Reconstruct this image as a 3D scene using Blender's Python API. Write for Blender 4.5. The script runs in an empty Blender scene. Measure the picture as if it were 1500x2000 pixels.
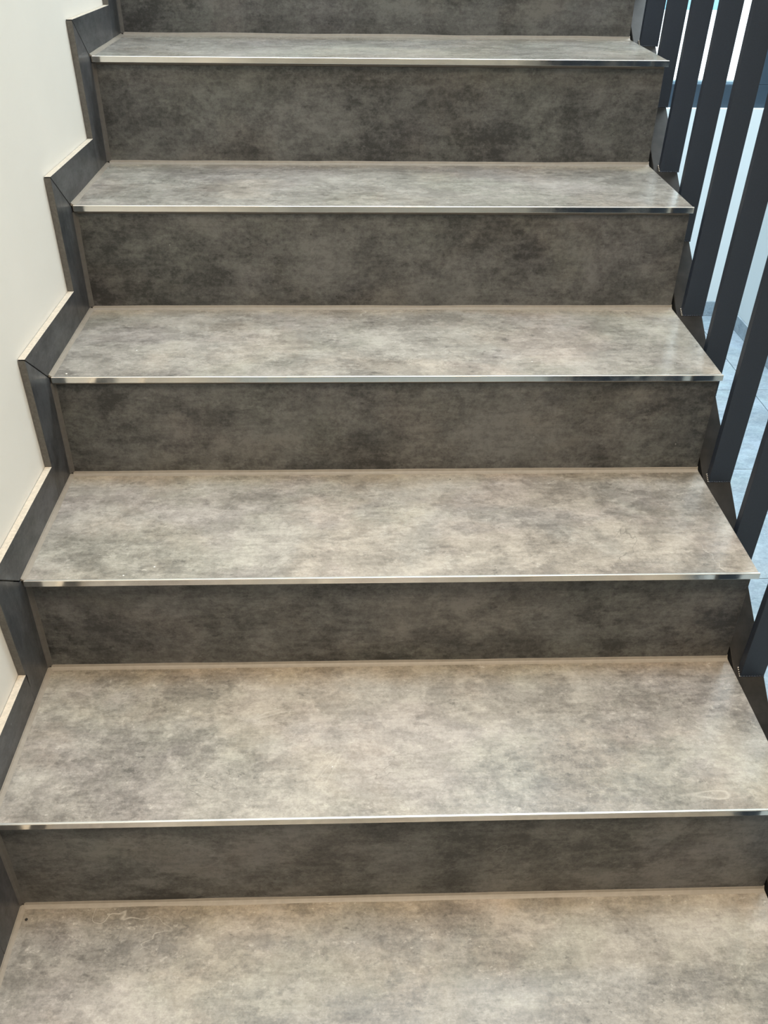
import bpy, bmesh, math, random
from mathutils import Vector, Matrix, noise
random.seed(4)
S = bpy.context.scene
COL = S.collection

# ------------------------------------------------------------------ camera
CAM = Vector((0.44822, -0.69675, 0.94561)); YAW, PITCH, ROLL, FPX = -0.03977, 0.60642, 0.01454, 1758.0
ca, sa, cb, sb, cc, sc = math.cos(YAW), math.sin(YAW), math.cos(PITCH), math.sin(PITCH), math.cos(ROLL), math.sin(ROLL)
fwd = Vector((-sa*cb, ca*cb, -sb)); rt = Vector((ca, sa, 0)); up = rt.cross(fwd)
rt, up = rt*cc + up*sc, up*cc - rt*sc
cd = bpy.data.cameras.new('camera'); cam = bpy.data.objects.new('camera', cd); COL.objects.link(cam)
cd.sensor_fit = 'HORIZONTAL'; cd.sensor_width = 36; cd.lens = 36*FPX/1500; cd.clip_start = .02
m = Matrix((rt, up, -fwd)).transposed().to_4x4(); m.translation = CAM; cam.matrix_world = m
S.camera = cam

# ------------------------------------------------------------------ light
wd = bpy.data.worlds.new('world'); S.world = wd; wd.use_nodes = True
bg = wd.node_tree.nodes['Background']; bg.inputs[0].default_value = (.86, .95, 1, 1); bg.inputs[1].default_value = 4.0
def area(name, loc, target, sx, sy, power, color, spread=180):
    l = bpy.data.lights.new(name, 'AREA'); l.shape = 'RECTANGLE'; l.size = sx; l.size_y = sy
    l.energy = power; l.color = color; l.spread = math.radians(spread)
    o = bpy.data.objects.new(name, l); COL.objects.link(o); o.location = loc
    o.rotation_euler = (Vector(target)-Vector(loc)).to_track_quat('-Z', 'Y').to_euler()
    return o
area('ceiling_light_lower_stairs', (.65, -.85, 3.1), (.55, -.65, 0), 1.0, 1.0, 34, (1, .845, .655), 105)
area('fill_light_stairwell', (1.62, 2.0, 3.15), (1.78, 2.7, 0), .8, .8, 52, (.84, .95, 1), 120)  # added cool fill, brightens the wall below the window
area('fill_light_upper_stairs', (.5, .6, 3.2), (.5, .9, .5), .8, .8, 25, (.66, .84, 1), 150)  # added cool fill standing in for daylight on the upper steps
vs = S.view_settings; vs.view_transform = 'Standard'; vs.look = 'None'; vs.exposure = .24; vs.gamma = 1; vs.use_curve_mapping = False

# ------------------------------------------------------------------ materials
def mat(name):
    mm = bpy.data.materials.new(name); mm.use_nodes = True
    nt = mm.node_tree; return mm, nt, nt.nodes['Principled BSDF']
class NT:
    def __init__(s, nt): s.nt = nt
    def n(s, t, ins=None, **kw):
        x = s.nt.nodes.new(t)
        for k, v in kw.items(): setattr(x, k, v)
        for k, v in (ins or {}).items():
            if isinstance(v, bpy.types.NodeSocket): s.nt.links.new(v, x.inputs[k])
            else: x.inputs[k].default_value = v
        return x
    def math(s, op, a, b=0.0, clamp=False):
        return s.n('ShaderNodeMath', {0: a, 1: b}, operation=op, use_clamp=clamp).outputs[0]
    def ramp(s, f, lo, hi, a=0.0, b=1.0, smooth=True):
        return s.n('ShaderNodeMapRange', {'Value': f, 'From Min': lo, 'From Max': hi, 'To Min': a, 'To Max': b},
                   interpolation_type='SMOOTHSTEP' if smooth else 'LINEAR').outputs[0]
    def mix(s, f, a, b, mode='MIX'):
        x = s.nt.nodes.new('ShaderNodeMix'); x.data_type = 'RGBA'; x.blend_type = mode
        for i, v in ((0, f), (6, a), (7, b)):
            if isinstance(v, bpy.types.NodeSocket): s.nt.links.new(v, x.inputs[i])
            else: x.inputs[i].default_value = v if i == 0 else (*v, 1)
        return x.outputs[2]
    def noise(s, v, scale, detail=6, rough=.55, dist=0):
        return s.n('ShaderNodeTexNoise', {'Vector': v, 'Scale': scale, 'Detail': detail, 'Roughness': rough, 'Distortion': dist})

def tile_material(name, stretch, dark, light, rough=(.30, .46), spec=.5, contrast=1.0, dirt=False):
    """concrete-look porcelain tile; grain runs along the axis with the smallest stretch"""
    mm, nt, p = mat(name); k = NT(nt)
    tc = k.n('ShaderNodeTexCoord').outputs['Object']; oi = k.n('ShaderNodeObjectInfo')
    off = k.n('ShaderNodeVectorMath', {0: oi.outputs['Random'], 1: (37.0, 53.0, 71.0)}, operation='MULTIPLY').outputs[0]
    base = k.n('ShaderNodeVectorMath', {0: tc, 1: off}, operation='ADD').outputs[0]
    v = k.n('ShaderNodeVectorMath', {0: base, 1: stretch}, operation='MULTIPLY').outputs[0]
    st2 = tuple(1.0 if a == min(stretch) else 6.0 for a in stretch)
    vs_ = k.n('ShaderNodeVectorMath', {0: base, 1: st2}, operation='MULTIPLY').outputs[0]
    cloud = k.noise(v, 3.4, 6, .6, .3).outputs[0]
    blot = k.noise(v, 9.5, 13, .74, .15).outputs[0]
    blot2 = k.noise(k.n('ShaderNodeVectorMath', {0: v, 1: (9.1, 3.3, 5.7)}, operation='ADD').outputs[0], 24, 12, .8, .1).outputs[0]
    grain = k.noise(base, 420, 3, .6).outputs[0]
    grain2 = k.noise(base, 150, 4, .7).outputs[0]
    streak = k.noise(vs_, 22, 6, .7).outputs[0]
    a = k.ramp(cloud, .36, .64)
    b = k.ramp(blot, .44, .57)
    c = k.ramp(blot2, .46, .56)
    d = k.ramp(streak, .40, .60)
    e = k.ramp(grain, .3, .7, smooth=False); g2 = k.ramp(grain2, .35, .65, smooth=False)
    w = [(a, .24), (b, .20), (c, .17), (d, .10), (e, .11), (g2, .18)]
    tot = None
    for x, q in w:
        y = k.math('MULTIPLY', x, q); tot = y if tot is None else k.math('ADD', tot, y)
    tot = k.ramp(tot, .5-.42/contrast, .5+.42/contrast, smooth=False)
    colr = k.mix(tot, dark, light)
    # broad tints: rosy-brown, greenish, violet-grey
    hue = k.noise(v, 4.2, 5, .6, .2); sx = k.n('ShaderNodeSeparateColor', {0: hue.outputs[1]})
    colr = k.mix(k.ramp(sx.outputs[0], .47, .62, 0, .5), colr, (1.07, .99, .92), 'MULTIPLY')
    colr = k.mix(k.ramp(sx.outputs[1], .47, .62, 0, .5), colr, (.97, 1.01, .955), 'MULTIPLY')
    colr = k.mix(k.ramp(sx.outputs[2], .50, .64, 0, .5), colr, (1.0, .965, 1.02), 'MULTIPLY')
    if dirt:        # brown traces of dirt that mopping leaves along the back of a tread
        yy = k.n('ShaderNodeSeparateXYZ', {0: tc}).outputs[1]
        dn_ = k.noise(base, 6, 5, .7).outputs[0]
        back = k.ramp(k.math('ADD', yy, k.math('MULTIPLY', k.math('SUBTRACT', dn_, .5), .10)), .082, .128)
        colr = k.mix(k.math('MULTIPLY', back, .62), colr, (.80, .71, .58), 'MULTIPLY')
    # dark stipple inside the darker clouds
    pits = k.noise(v, 55, 5, .75).outputs[0]
    pm = k.math('MULTIPLY', k.ramp(pits, .57, .66), k.ramp(blot, .52, .40))
    colr = k.mix(k.math('MULTIPLY', pm, .62), colr, tuple(x*.5 for x in dark))
    fl = k.noise(vs_, 60, 5, .8).outputs[0]        # short dark dashes along the grain, and pale flecks
    colr = k.mix(k.math('MULTIPLY', k.ramp(fl, .60, .68), k.ramp(cloud, .60, .42, .1, .5)), colr, tuple(x*.6 for x in dark))
    pf = k.noise(k.n('ShaderNodeVectorMath', {0: v, 1: (2.2, 6.6, 1.1)}, operation='ADD').outputs[0], 75, 5, .78).outputs[0]
    colr = k.mix(k.math('MULTIPLY', k.ramp(pf, .58, .68), k.ramp(blot2, .46, .56, .12, .5)), colr, tuple(min(.8, x*1.28) for x in light))
    # thin hairline veins, broken up
    vn = k.noise(v, 2.3, 4, .55, .8).outputs[0]
    line = k.ramp(k.math('ABSOLUTE', k.math('SUBTRACT', vn, .5)), .0, .0028, 1, 0)
    line = k.math('MULTIPLY', line, k.ramp(k.noise(base, 3.1, 3, .6).outputs[0], .55, .66))
    colr = k.mix(k.math('MULTIPLY', line, .35), colr, tuple(min(1, x*1.55) for x in light))
    vn2 = k.noise(k.n('ShaderNodeVectorMath', {0: v, 1: (4.0, 8.0, 2.0)}, operation='ADD').outputs[0], 3.1, 5, .6, .9).outputs[0]
    line2 = k.ramp(k.math('ABSOLUTE', k.math('SUBTRACT', vn2, .5)), .0, .0028, 1, 0)
    line2 = k.math('MULTIPLY', line2, k.ramp(k.noise(base, 4.3, 3, .6).outputs[0], .56, .66))
    colr = k.mix(k.math('MULTIPLY', line2, .45), colr, tuple(x*.6 for x in dark))
    # sparse pale specks of dust and dark pits
    vo = k.n('ShaderNodeTexVoronoi', {'Vector': base, 'Scale': 26.0, 'Randomness': 1.0})
    sep = k.n('ShaderNodeSeparateColor', {0: vo.outputs['Color']})
    sp = k.math('MULTIPLY', k.ramp(vo.outputs['Distance'], .022, .04, 1, 0), k.math('GREATER_THAN', sep.outputs[0], .86))
    colr = k.mix(k.math('MULTIPLY', sp, .75), colr, tuple(min(.8, x*2.2) for x in light))
    sp2 = k.math('MULTIPLY', k.ramp(vo.outputs['Distance'], .025, .05, 1, 0), k.math('LESS_THAN', sep.outputs[0], .05))
    colr = k.mix(k.math('MULTIPLY', sp2, .75), colr, (.02, .018, .015))
    nt.links.new(colr, p.inputs['Base Color'])
    nt.links.new(k.ramp(blot, .35, .65, rough[1], rough[0], smooth=False), p.inputs['Roughness'])
    p.inputs['Specular IOR Level'].default_value = spec
    hgt = k.math('ADD', k.math('MULTIPLY', blot2, .5), k.math('MULTIPLY', grain2, .35))
    bm_ = k.n('ShaderNodeBump', {'Height': hgt, 'Strength': .24, 'Distance': .0012})
    nt.links.new(bm_.outputs[0], p.inputs['Normal'])
    return mm

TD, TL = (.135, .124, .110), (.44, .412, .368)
RD, RL = (.034, .033, .0315), (.150, .146, .138)  # same tile as the treads, darkened: the risers' weaker light is in the colour
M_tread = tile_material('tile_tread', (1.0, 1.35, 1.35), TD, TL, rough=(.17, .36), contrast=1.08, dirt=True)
M_riser = tile_material('tile_riser_shaded', (1.0, 1.35, 1.35), RD, RL, rough=(.30, .45), contrast=1.45)
M_skirt_y = tile_material('tile_skirting', (1.8, 1.0, 1.8), (.024, .026, .029), (.108, .110, .116), rough=(.3, .45))
M_skirt_z = tile_material('tile_skirting_upright', (1.8, 1.8, 1.0), (.024, .026, .029), (.108, .110, .116), rough=(.3, .45))
M_floor = tile_material('tile_floor', (1.0, 1.4, 1.4), (.20, .26, .31), (.46, .56, .65), rough=(.10, .18), spec=.7, contrast=.8)  # grey tile with the bluish reflection of the wall put into its colour

def plain(name, col, rough=.5, metal=0, spec=.5, vary=.08, scale=60, bump=.1, bdist=.0006, coat=0):
    mm, nt, p = mat(name); k = NT(nt)
    tc = k.n('ShaderNodeTexCoord').outputs['Object']
    nz = k.noise(tc, scale, 5, .6).outputs[0]
    f = k.ramp(nz, .3, .7, smooth=False)
    nt.links.new(k.mix(f, tuple(c*(1-vary) for c in col), tuple(min(1, c*(1+vary)) for c in col)), p.inputs['Base Color'])
    p.inputs['Metallic'].default_value = metal; p.inputs['Roughness'].default_value = rough
    p.inputs['Specular IOR Level'].default_value = spec; p.inputs['Coat Weight'].default_value = coat
    if bump:
        b = k.n('ShaderNodeBump', {'Height': nz, 'Strength': bump, 'Distance': bdist}); nt.links.new(b.outputs[0], p.inputs['Normal'])
    return mm
M_edge = plain('tile_body_edge', (.50, .44, .36), .7, vary=.16, scale=220)
M_sil = plain('sealant', (.25, .218, .178), .55, vary=.10, scale=90)
M_sil_d = plain('grout_grey', (.17, .145, .12), .7, vary=.12, scale=90)
M_edge_d = plain('tile_edge_upright', (.115, .107, .096), .75, vary=.25, scale=220)  # darker tile edge for the upright pieces
M_sil_v = plain('sealant_upright', (.105, .095, .085), .7, vary=.15, scale=90)  # darker tone of the sealant for the upright beads
M_core = plain('concrete', (.05, .048, .045), .9, vary=.2, scale=30, bump=.4)
M_wall = plain('wall_paint_cream', (.87, .815, .735), .75, vary=.012, scale=9, bump=.10, bdist=.002)
M_wall_c = plain('wall_paint_white', (.80, .865, .885), .6, vary=.01, scale=9, bump=.08, bdist=.002)
M_ceil = plain('ceiling_paint', (.86, .85, .82), .9, vary=.01)
M_post = plain('anthracite_powder_coat', (.026, .033, .047), .42, spec=.4, vary=.15, scale=700, bump=.12, bdist=.0003)
M_str = plain('anthracite_gloss', (.027, .0245, .022), .42, spec=.08, vary=.3, scale=40, bump=.04)
M_weld = plain('weld_metal', (.42, .38, .33), .3, metal=.8, vary=.3, scale=400, bump=.5)
M_frame = plain('window_aluminium', (.040, .066, .095), .35, spec=.5, vary=.05)
M_bead = plain('glazing_seal', (.24, .36, .46), .4, vary=.05)
M_sill = plain('window_board', (.78, .82, .84), .4, vary=.02)
M_steel = plain("polished_steel", (.80, .76, .70), .10, metal=1, vary=.05, scale=12, bump=.008)
nt = M_steel.node_tree; k = NT(nt)    # faint rubbed patches along the polished face
r_ = k.ramp(k.noise(k.n('ShaderNodeTexCoord').outputs['Object'], 14, 4, .6).outputs[0], .4, .65, .07, .22)
nt.links.new(r_, nt.nodes['Principled BSDF'].inputs['Roughness'])
M_lip = plain('brushed_steel_lip', (.86, .82, .76), .38, metal=1, vary=.04, scale=12, bump=0)
M_facade = plain('pale_blue_render', (.19, .32, .34), .8, vary=.04, scale=2)
M_band = plain('facade_plinth', (.16,.30,.38), .8, vary=.04, scale=2)
M_terrace = plain('white_terrace', (.88, .88, .86), .8, vary=.03, scale=2)
M_black = plain('black_grit', (.012, .011, .010), .8)
M_white = plain('paint_drop', (.75, .72, .66), .6)
mm, nt, p = mat('window_glass')
g_ = nt.nodes.new('ShaderNodeBsdfGlass'); g_.inputs['Roughness'].default_value = 0; g_.inputs['IOR'].default_value = 1.45
tr = nt.nodes.new('ShaderNodeBsdfTransparent'); tr.inputs[0].default_value = (.94, .97, .97, 1)
gl = nt.nodes.new('ShaderNodeBsdfGlossy'); gl.inputs['Roughness'].default_value = .02
fr = nt.nodes.new('ShaderNodeFresnel'); fr.inputs[0].default_value = 1.45
mx = nt.nodes.new('ShaderNodeMixShader')
nt.nodes.remove(g_); nt.links.new(fr.outputs[0], mx.inputs[0]); nt.links.new(tr.outputs[0], mx.inputs[1]); nt.links.new(gl.outputs[0], mx.inputs[2])
nt.links.new(mx.outputs[0], nt.nodes['Material Output'].inputs[0]); M_glass = mm

# ------------------------------------------------------------------ helpers
def obj(name, bm, mats, parent=None, loc=(0, 0, 0), bevel=0, smooth=False):
    bmesh.ops.recalc_face_normals(bm, faces=bm.faces)
    me = bpy.data.meshes.new(name); bm.to_mesh(me); bm.free()
    for x in (mats if isinstance(mats, (list, tuple)) else [mats]): me.materials.append(x)
    if smooth:
        for f in me.polygons: f.use_smooth = True
    o = bpy.data.objects.new(name, me); COL.objects.link(o); o.location = loc
    if parent: o.parent = parent
    if bevel:
        b = o.modifiers.new('bevel', 'BEVEL'); b.width = bevel; b.segments = 2; b.limit_method = 'ANGLE'; b.angle_limit = .6
    return o
def empty(name, loc=(0, 0, 0)):
    o = bpy.data.objects.new(name, None); COL.objects.link(o); o.location = loc; o.empty_display_size = .1; return o
def tag(o, label, cat, group=None):
    o['label'] = label; o['category'] = cat
    if group: o['group'] = group
    return o
def struct(o): o['kind'] = 'structure'; return o
def box(bm, x0, x1, y0, y1, z0, z1):
    v = [bm.verts.new((x, y, z)) for x in (x0, x1) for y in (y0, y1) for z in (z0, z1)]
    fs = [bm.faces.new([v[i] for i in q]) for q in ((0, 1, 3, 2), (4, 6, 7, 5), (0, 4, 5, 1), (2, 3, 7, 6), (0, 2, 6, 4), (1, 5, 7, 3))]
    return fs
def bx(*a):
    bm = bmesh.new(); box(bm, *a); return bm
def prism_x(pts, x0, x1):
    """polygon of (y, z) points extruded along x"""
    bm = bmesh.new()
    a = [bm.verts.new((x0, y, z)) for y, z in pts]; b = [bm.verts.new((x1, y, z)) for y, z in pts]
    bm.faces.new(a); bm.faces.new(b[::-1]); n = len(pts)
    for i in range(n): bm.faces.new((a[i], a[(i+1) % n], b[(i+1) % n], b[i]))
    return bm
def recentre(bm):
    """moves the mesh to its own centre; returns the location to give the object"""
    c = Vector((0, 0, 0))
    for v in bm.verts: c += v.co
    c /= len(bm.verts)
    for v in bm.verts: v.co -= c
    return c

# ------------------------------------------------------------------ measures
G, W, H = 0.25843, 1.00512, 0.175
FLOOR = -4*H
XW, YW = 2.20, 3.29                      # right wall, wall with the window
YB = -3.4                                # wall behind the camera
XL = -.0105                              # left wall surface
dz = {-1: -.0008, 0: .0023, 1: .0005, 2: -.0024, 3: -.0019, 4: .0022}
dn = {1: -.0024, 2: .0018, 3: .0002, 4: -.0004}
dr = {-1: -.002, 0: .0039, 1: 0, 2: -.0014, 3: .0016, 4: -.0018}
def TZ(k): return k*H + dz.get(k, 0)
def NY(k): return k*G + dn.get(k, 0)
def RY(k): return k*G + .008 + dr.get(k-1, 0)        # riser face carrying tread k
K0, K1 = -3, 8

# ------------------------------------------------------------------ setting: walls, floor, ceiling
ZC = 3.3
struct(obj('wall_left', bx(XL-.15, XL, YB, YW+.25, FLOOR-.2, ZC), M_wall))
struct(obj('wall_front', bx(XL, XW, YB-.15, YB, FLOOR-.2, ZC), M_wall))
struct(obj('wall_right', bx(XW, XW+.15, YB-.15, YW+.25, FLOOR-.2, ZC), M_wall_c))
struct(obj('ceiling', bx(XL-.15, XW+.15, YB-.15, YW+.25, ZC, ZC+.15), M_ceil))
WX0, WX1, WZ0, WZ1 = 1.12, XW-.015, .205, 2.35          # window opening
bm = bmesh.new()
box(bm, XL, XW, YW, YW+.25, FLOOR-.2, WZ0); box(bm, XL, WX0, YW, YW+.25, WZ0, ZC)
box(bm, WX0, XW, YW, YW+.25, WZ1, ZC); box(bm, WX1, XW, YW, YW+.25, WZ0, WZ1)
struct(obj('wall_back', bm, M_wall_c))

fl = struct(obj('floor', bx(XL, XW, YB, YW, FLOOR-.2, FLOOR-.009), M_sil_d))
T = .6
xs = [2.05 + T*i for i in range(-4, 2)]; ys = [2.518 + T*j for j in range(-10, 3)]
for i in range(len(xs)-1):
    for j in range(len(ys)-1):
        x0, x1 = max(xs[i]+.0012, XL+.002), min(xs[i+1]-.0012, XW-.002)
        y0, y1 = max(ys[j]+.0012, YB+.002), min(ys[j+1]-.0012, YW-.002)
        if x1-x0 < .03 or y1-y0 < .03: continue
        if y1 > K0*G-.0 and x0 < W+.06:
            if x1 < W+.2: continue
        b = bx(x0, x1, y0, y1, -.009, 0); c = recentre(b)
        obj('floor_tile', b, M_floor, fl, c + Vector((0, 0, FLOOR)), bevel=.0008)

# skirting of the lower floor, one tile after another
BH = .069
bb = struct(empty('baseboard_back', (1.6, YW, FLOOR)))
for x0, x1 in ((W+.08, 1.448), (1.452, 2.048), (2.052, XW-.011)):
    o = obj('skirting_tile', bx(x0-1.6, x1-1.6, -.010, -.0005, .001, BH), [M_floor], bb, bevel=.0008)
br = struct(empty('baseboard_right', (XW, 0, FLOOR)))
for j in range(-6, 6):
    y0, y1 = 2.518+T*(j-1)+.0015, min(2.518+T*j-.0015, YW-.0115)
    if y1-y0 > .05 and y0 > YB: obj('skirting_tile', bx(-.010, -.0005, y0, y1, .001, BH), [M_floor], br, bevel=.0008)

# ------------------------------------------------------------------ window
wn = struct(empty('window_1', (WX0, YW+.03, WZ0)))
FW = .088; ww, wh = WX1-WX0, WZ1-WZ0
bm = bmesh.new()
box(bm, 0, ww, 0, .07, 0, FW); box(bm, 0, ww, 0, .07, wh-FW, wh); box(bm, 0, FW, 0, .07, FW, wh-FW); box(bm, ww-FW, ww, 0, .07, FW, wh-FW)
obj('window_frame', bm, M_frame, wn, bevel=.002)
bm = bmesh.new(); b_ = .010
box(bm, FW, ww-FW, .012, .05, FW, FW+b_); box(bm, FW, ww-FW, .012, .05, wh-FW-b_, wh-FW)
box(bm, FW, FW+b_, .012, .05, FW+b_, wh-FW-b_); box(bm, ww-FW-b_, ww-FW, .012, .05, FW+b_, wh-FW-b_)
obj('glazing_seal', bm, M_bead, wn)
obj('window_pane', bx(FW+b_, ww-FW-b_, .028, .034, FW+b_, wh-FW-b_), M_glass, wn)

# ------------------------------------------------------------------ outdoors beyond the window
struct(obj('ground', bx(-30, 45, YW+.35, 60, -.95, -.85), M_terrace))
bd = empty('neighbouring_building', (-2.5, 18.2, -.85))
tag(bd, 'pale blue building seen through the window, behind the dark railing', 'building')
obj('building_wall', bx(-9.5, 9.9, 0, 6, .55, 7), M_facade, bd)
obj('building_plinth', bx(-9.5, 9.95, -.04, 6, 0, .55), M_band, bd)
obj('roof_edge', bx(-9.7, 10.1, -.25, 6.2, 7, 7.2), M_band, bd)
for i in range(6):
    f = obj('window', bx(-8.6+i*3.1, -7.2+i*3.1, -.05, .03, 2.1, 3.8), M_frame, bd)

# ------------------------------------------------------------------ staircase
st = empty('staircase', (W/2, K0*G, FLOOR))
tag(st, 'staircase clad in concrete-look grey tiles with polished steel nosing strips', 'staircase')
OX, OY, OZ = st.location
TT, RT = .010, .009                     # tile thicknesses
def P(bm, name, mats, parent, bevel=0, smooth=False):
    """places world-space mesh bm as a child; parents sit unrotated"""
    c = recentre(bm); o = obj(name, bm, mats, None, bevel=bevel, smooth=smooth)
    o.parent = parent; base = Vector((0, 0, 0)); q = parent
    while q: base += q.location; q = q.parent
    o.location = c - base; return o
def fillet_x(x0, x1, y, z, r, wob=.0006):
    """concave sealant bead lying in the corner between tread (z) and riser (y), running along x"""
    bm = bmesh.new(); n = max(8, int((x1-x0)/.02)); rings = []
    for i in range(n+1):
        x = x0+(x1-x0)*i/n; rr = r*(1+.18*noise.noise((x*9, y*7, z*5)))
        pts = [(y+.0008, z-.0008), (y-rr, z-.0002), (y-rr*.55, z+rr*.14), (y-rr*.22, z+rr*.34), (y-rr*.05, z+rr*.72), (y+.0008, z+rr*.95)]
        rings.append([bm.verts.new((x, a, b)) for a, b in pts])
    for a, b in zip(rings, rings[1:]):
        for j in range(6): bm.faces.new((a[j], a[(j+1) % 6], b[(j+1) % 6], b[j]))
    bm.faces.new(rings[0]); bm.faces.new(rings[-1][::-1]); return bm
def fillet_y(y0, y1, x, z, r):
    bm = bmesh.new(); n = max(6, int((y1-y0)/.02)); rings = []
    for i in range(n+1):
        y = y0+(y1-y0)*i/n; rr = r*(1+.22*noise.noise((x*9+3, y*11, z*5)))
        pts = [(x-.0008, z-.0008), (x+rr, z-.0002), (x+rr*.55, z+rr*.14), (x+rr*.22, z+rr*.30), (x+rr*.05, z+rr*.5), (x-.0008, z+rr*.55)]
        rings.append([bm.verts.new((a, y, b)) for a, b in pts])
    for a, b in zip(rings, rings[1:]):
        for j in range(6): bm.faces.new((a[j], a[(j+1) % 6], b[(j+1) % 6], b[j]))
    bm.faces.new(rings[0]); bm.faces.new(rings[-1][::-1]); return bm
def fillet_z(z0, z1, x, y, r):
    bm = bmesh.new(); n = 10; rings = []
    for i in range(n+1):
        z = z0+(z1-z0)*i/n; rr = r*(1+.2*noise.noise((x*9+3, y*11, z*9)))
        pts = [(x-.0008, y+.0008), (x-.0008, y-rr), (x+rr*.15, y-rr*.5), (x+rr*.4, y-rr*.2), (x+rr*1.0, y-rr*.02), (x+rr*1.0, y+.0008)]
        rings.append([bm.verts.new((a, b, z)) for a, b in pts])
    for a, b in zip(rings, rings[1:]):
        for j in range(6): bm.faces.new((a[j], a[(j+1) % 6], b[(j+1) % 6], b[j]))
    bm.faces.new(rings[0]); bm.faces.new(rings[-1][::-1]); return bm

for k in range(K0, K1+1):
    z, zb = TZ(k), (TZ(k-1) if k > K0 else FLOOR)
    y0, y1 = NY(k), RY(k+1)
    ry = RY(k)
    # concrete body of the step, sloped soffit under it
    sof = .10
    top = z-TT-.002
    yb, yf = (y1+RT+.004 if k < K1 else YW-.001), ry+RT+.001
    lo = [max(FLOOR-.008, (k-1)*H-sof-.06), max(FLOOR-.008, k*H-sof-.06)]
    core = P(prism_x([(yf, lo[0]), (yf, top), (yb, top), (yb, lo[1])], .0, W-.022), 'step', M_core, st)
    if k == K1: y1 = YW-.002
    # tread tile behind the steel profile
    t = P(bx(.0016, W, y0+.0025, y1+.001, z-TT, z), 'tread_tile', [M_tread], core, bevel=.0006)
    # riser tile, grout line over it, cut short under the profile
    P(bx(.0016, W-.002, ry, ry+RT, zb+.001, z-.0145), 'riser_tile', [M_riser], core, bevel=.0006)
    P(bx(.0025, W-.0025, ry+.0006, ry+RT, z-.0145, z-.0112), 'grout_line', [M_sil_d], core)
    # L-shaped polished profile: top lip, face with a small step, return
    x0, x1 = .0035, W+.0012
    pts = [(y0+.0030, z+.0003), (y0+.0006, z+.0003), (y0, z-.0004), (y0, z-.0092), (y0+.0006, z-.0098), (y0+.0095, z-.0098),
           (y0+.0095, z-.0080), (y0+.0026, z-.0080), (y0+.0026, z-.0016), (y0+.0030, z-.0010)]
    nb = prism_x(pts, x0, x1); bmesh.ops.recalc_face_normals(nb, faces=nb.faces); nb.normal_update()
    for f in nb.faces:
        if f.normal.z > .4: f.material_index = 1
    n_ = P(nb, 'nosing_strip', [M_steel, M_lip], core, bevel=.0002); n_['label'] = 'polished steel nosing strip'
    # sealant beads
    if k < K1: P(fillet_x(.004, W-.001, y1, z, .0072), 'sealant_bead', M_sil, core)
    P(fillet_y(y0+.002, y1-.001, .0, z, .0070), 'sealant_bead', M_sil, core)
    P(fillet_z(zb+.004, z-.012, .0, ry, .0065), 'sealant_bead', M_sil_v, core)

# ------------------------------------------------------------------ stepped skirting on the left wall
bl = struct(empty('baseboard_left', (0, K0*G, FLOOR)))
SW = .070
def skirt_piece(pts, cut_edges, mt):
    """(y, z) polygon 9 mm thick against the wall; listed edges show the tile body, pale on level pieces, darker on uprights"""
    bm = bmesh.new(); x0, x1 = XL+.0005, 0.0
    a = [bm.verts.new((x0, y, z)) for y, z in pts]; b = [bm.verts.new((x1, y, z)) for y, z in pts]
    bm.faces.new(a); bm.faces.new(b[::-1]); n = len(pts)
    for i in range(n):
        f = bm.faces.new((a[i], a[(i+1) % n], b[(i+1) % n], b[i]))
        if i in cut_edges: f.material_index = 1
    return P(bm, 'skirting_tile', [mt, M_edge if mt is M_skirt_y else M_edge_d], bl, bevel=.0006)
gp = .0006
for k in range(K0, K1+1):
    z, zb = TZ(k), (TZ(k-1) if k > K0 else FLOOR)
    y, yr = NY(k), (RY(k+1) if k < K1 else YW-.002)
    yrk = RY(k)
    A = (y-SW-.004, z+.0625); B = (y-.002, z+.0015)     # the mitre, outer and inner end
    d = Vector((B[0]-A[0], B[1]-A[1])).normalized(); nn = (-d[1]*gp, d[0]*gp)
    end = yr-SW if k < K1 else yr
    # level piece over the tread
    skirt_piece([(A[0]+abs(nn[0]), A[1]+.0006), (end-.0008, z+.0585), (end-.0008, z+.0032), (B[0]+.004, z+.0032), (B[0]+abs(nn[0]), B[1]+.0010)], {0}, M_skirt_y)
    # upright piece in front of the riser
    skirt_piece([(A[0], A[1]-.0008), (B[0]-.0002, B[1]-.0006), (yrk-.0006, z-.004), (yrk-.0006, zb+.0032), (yrk-SW, zb+.0032)], {4}, M_skirt_z)

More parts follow.
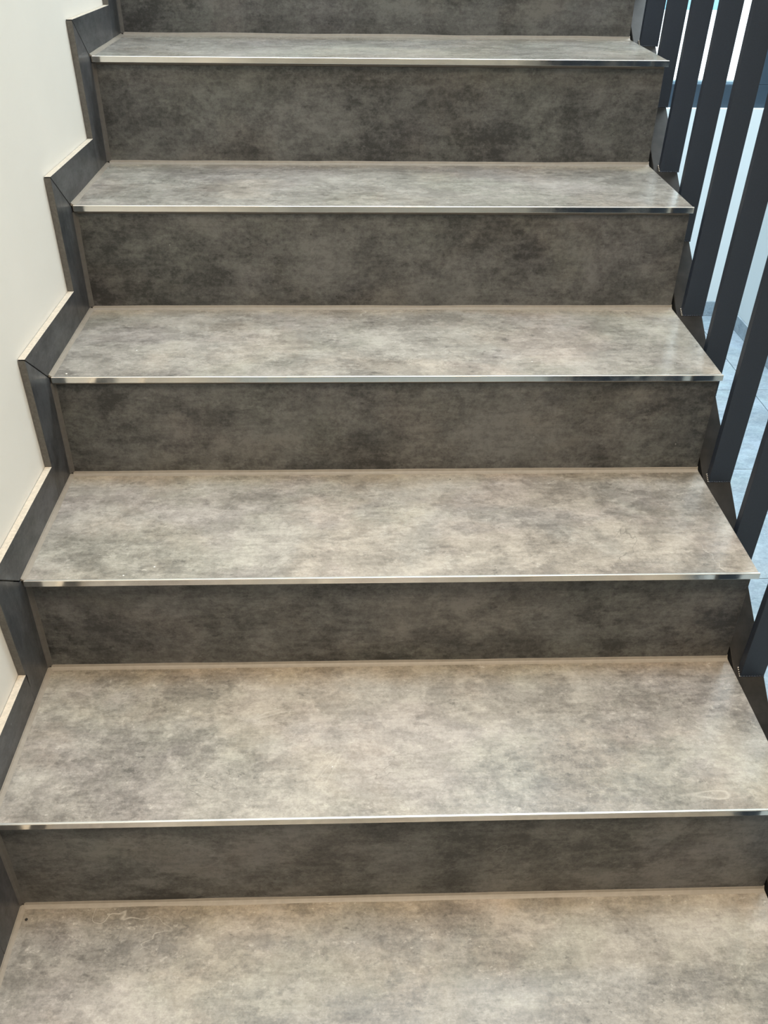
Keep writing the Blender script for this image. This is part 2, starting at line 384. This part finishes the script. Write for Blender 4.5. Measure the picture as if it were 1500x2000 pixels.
# ------------------------------------------------------------------ railing
rl = empty('stair_railing', (W+.024, K0*G, K0*H-H))
tag(rl, 'dark anthracite steel stair railing of flat upright bars on a sloping stringer', 'railing')
sl = H/G
def line_z(y): return y*sl - .1685
ya, yb = (FLOOR+.1685)/sl, 7.6*G
pts = [(ya, FLOOR+.0005), (yb, line_z(yb)), (yb, line_z(yb)-.27), (ya+.27/sl, FLOOR+.0005)]
P(prism_x(pts, W+.0022, W+.0462), 'stringer', M_str, rl, bevel=.0012)
first = None
for i in range(-10, 12):
    y = (1.93 + .5*i)*G
    if y > yb-.05 or y < ya+.06: continue
    kk = y/G
    xo = .0015*max(0, kk-2.0)
    x0, x1 = W+.0103+xo, W+.0463+xo
    zt = 1.0
    lean = .018
    bm = bmesh.new()
    zb_ = line_z(y); ztop = line_z(y)+.90
    vs_ = []
    for x in (x0, x1):
        for yy in (y, y+.012):
            for zz, l in ((line_z(yy)-.0005, 0), (ztop+(yy-y)*sl, .90*lean)):
                vs_.append(bm.verts.new((x+l, yy, zz)))
    for q in ((0, 1, 3, 2), (4, 6, 7, 5), (0, 4, 5, 1), (2, 3, 7, 6), (0, 2, 6, 4), (1, 5, 7, 3)): bm.faces.new([vs_[a] for a in q])
    bar = P(bm, 'baluster', M_post, rl, bevel=.0006)
    # weld beads at the foot
    bm = bmesh.new(); n = 9
    for j in range(n):
        t = j/(n-1); x = x0+.002+(x1-x0-.004)*t
        bmesh.ops.create_icosphere(bm, subdivisions=1, radius=.0017, matrix=Matrix.Translation((x, y-.0002, line_z(y)+.0001)) @ Matrix.Diagonal((1.5, .8, .8, 1)))
    w1 = P(bm, 'weld_bead', M_post, bar, smooth=True)
    bm = bmesh.new()
    for j in range(5):
        yy = y+.001+j*.0026
        bmesh.ops.create_icosphere(bm, subdivisions=1, radius=.0017, matrix=Matrix.Translation((x0-.0012, yy-.0015, line_z(yy)+.0003)))
    w2 = P(bm, 'weld_bead', M_weld, bar, smooth=True); w2['label'] = 'shiny weld bead'
hx0, hx1 = W+.004+.016, W+.052+.016
hy0, hy1 = ya, yb
P(prism_x([(hy0, line_z(hy0)+.895), (hy0, line_z(hy0)+.925), (hy1, line_z(hy1)+.925), (hy1, line_z(hy1)+.895)], hx0, hx1), 'handrail', M_post, rl, bevel=.002)

# ------------------------------------------------------------------ grit on the treads
def grain(name, mt, x, y, k, r, label, cat):
    bm = bmesh.new(); bmesh.ops.create_icosphere(bm, subdivisions=2, radius=r)
    for v in bm.verts:
        v.co *= 1+.25*noise.noise(v.co*900+Vector((x, y, 0))*50); v.co.z *= .55
    zmin = min(v.co.z for v in bm.verts)
    for v in bm.verts: v.co.z -= zmin
    o = obj(name, bm, mt, None, (x, y, TZ(k)), smooth=True); tag(o, label, cat)
grain('grit_grain', M_black, .0125, -.0155, -1, .0019, 'round black grit grain in the left back corner of the lowest visible tread', 'grit')
grain('paint_drop', M_white, .0235, 2*G+.012, 2, .0016, 'pale paint drop near the left front corner of the third tread from the top', 'paint drop')
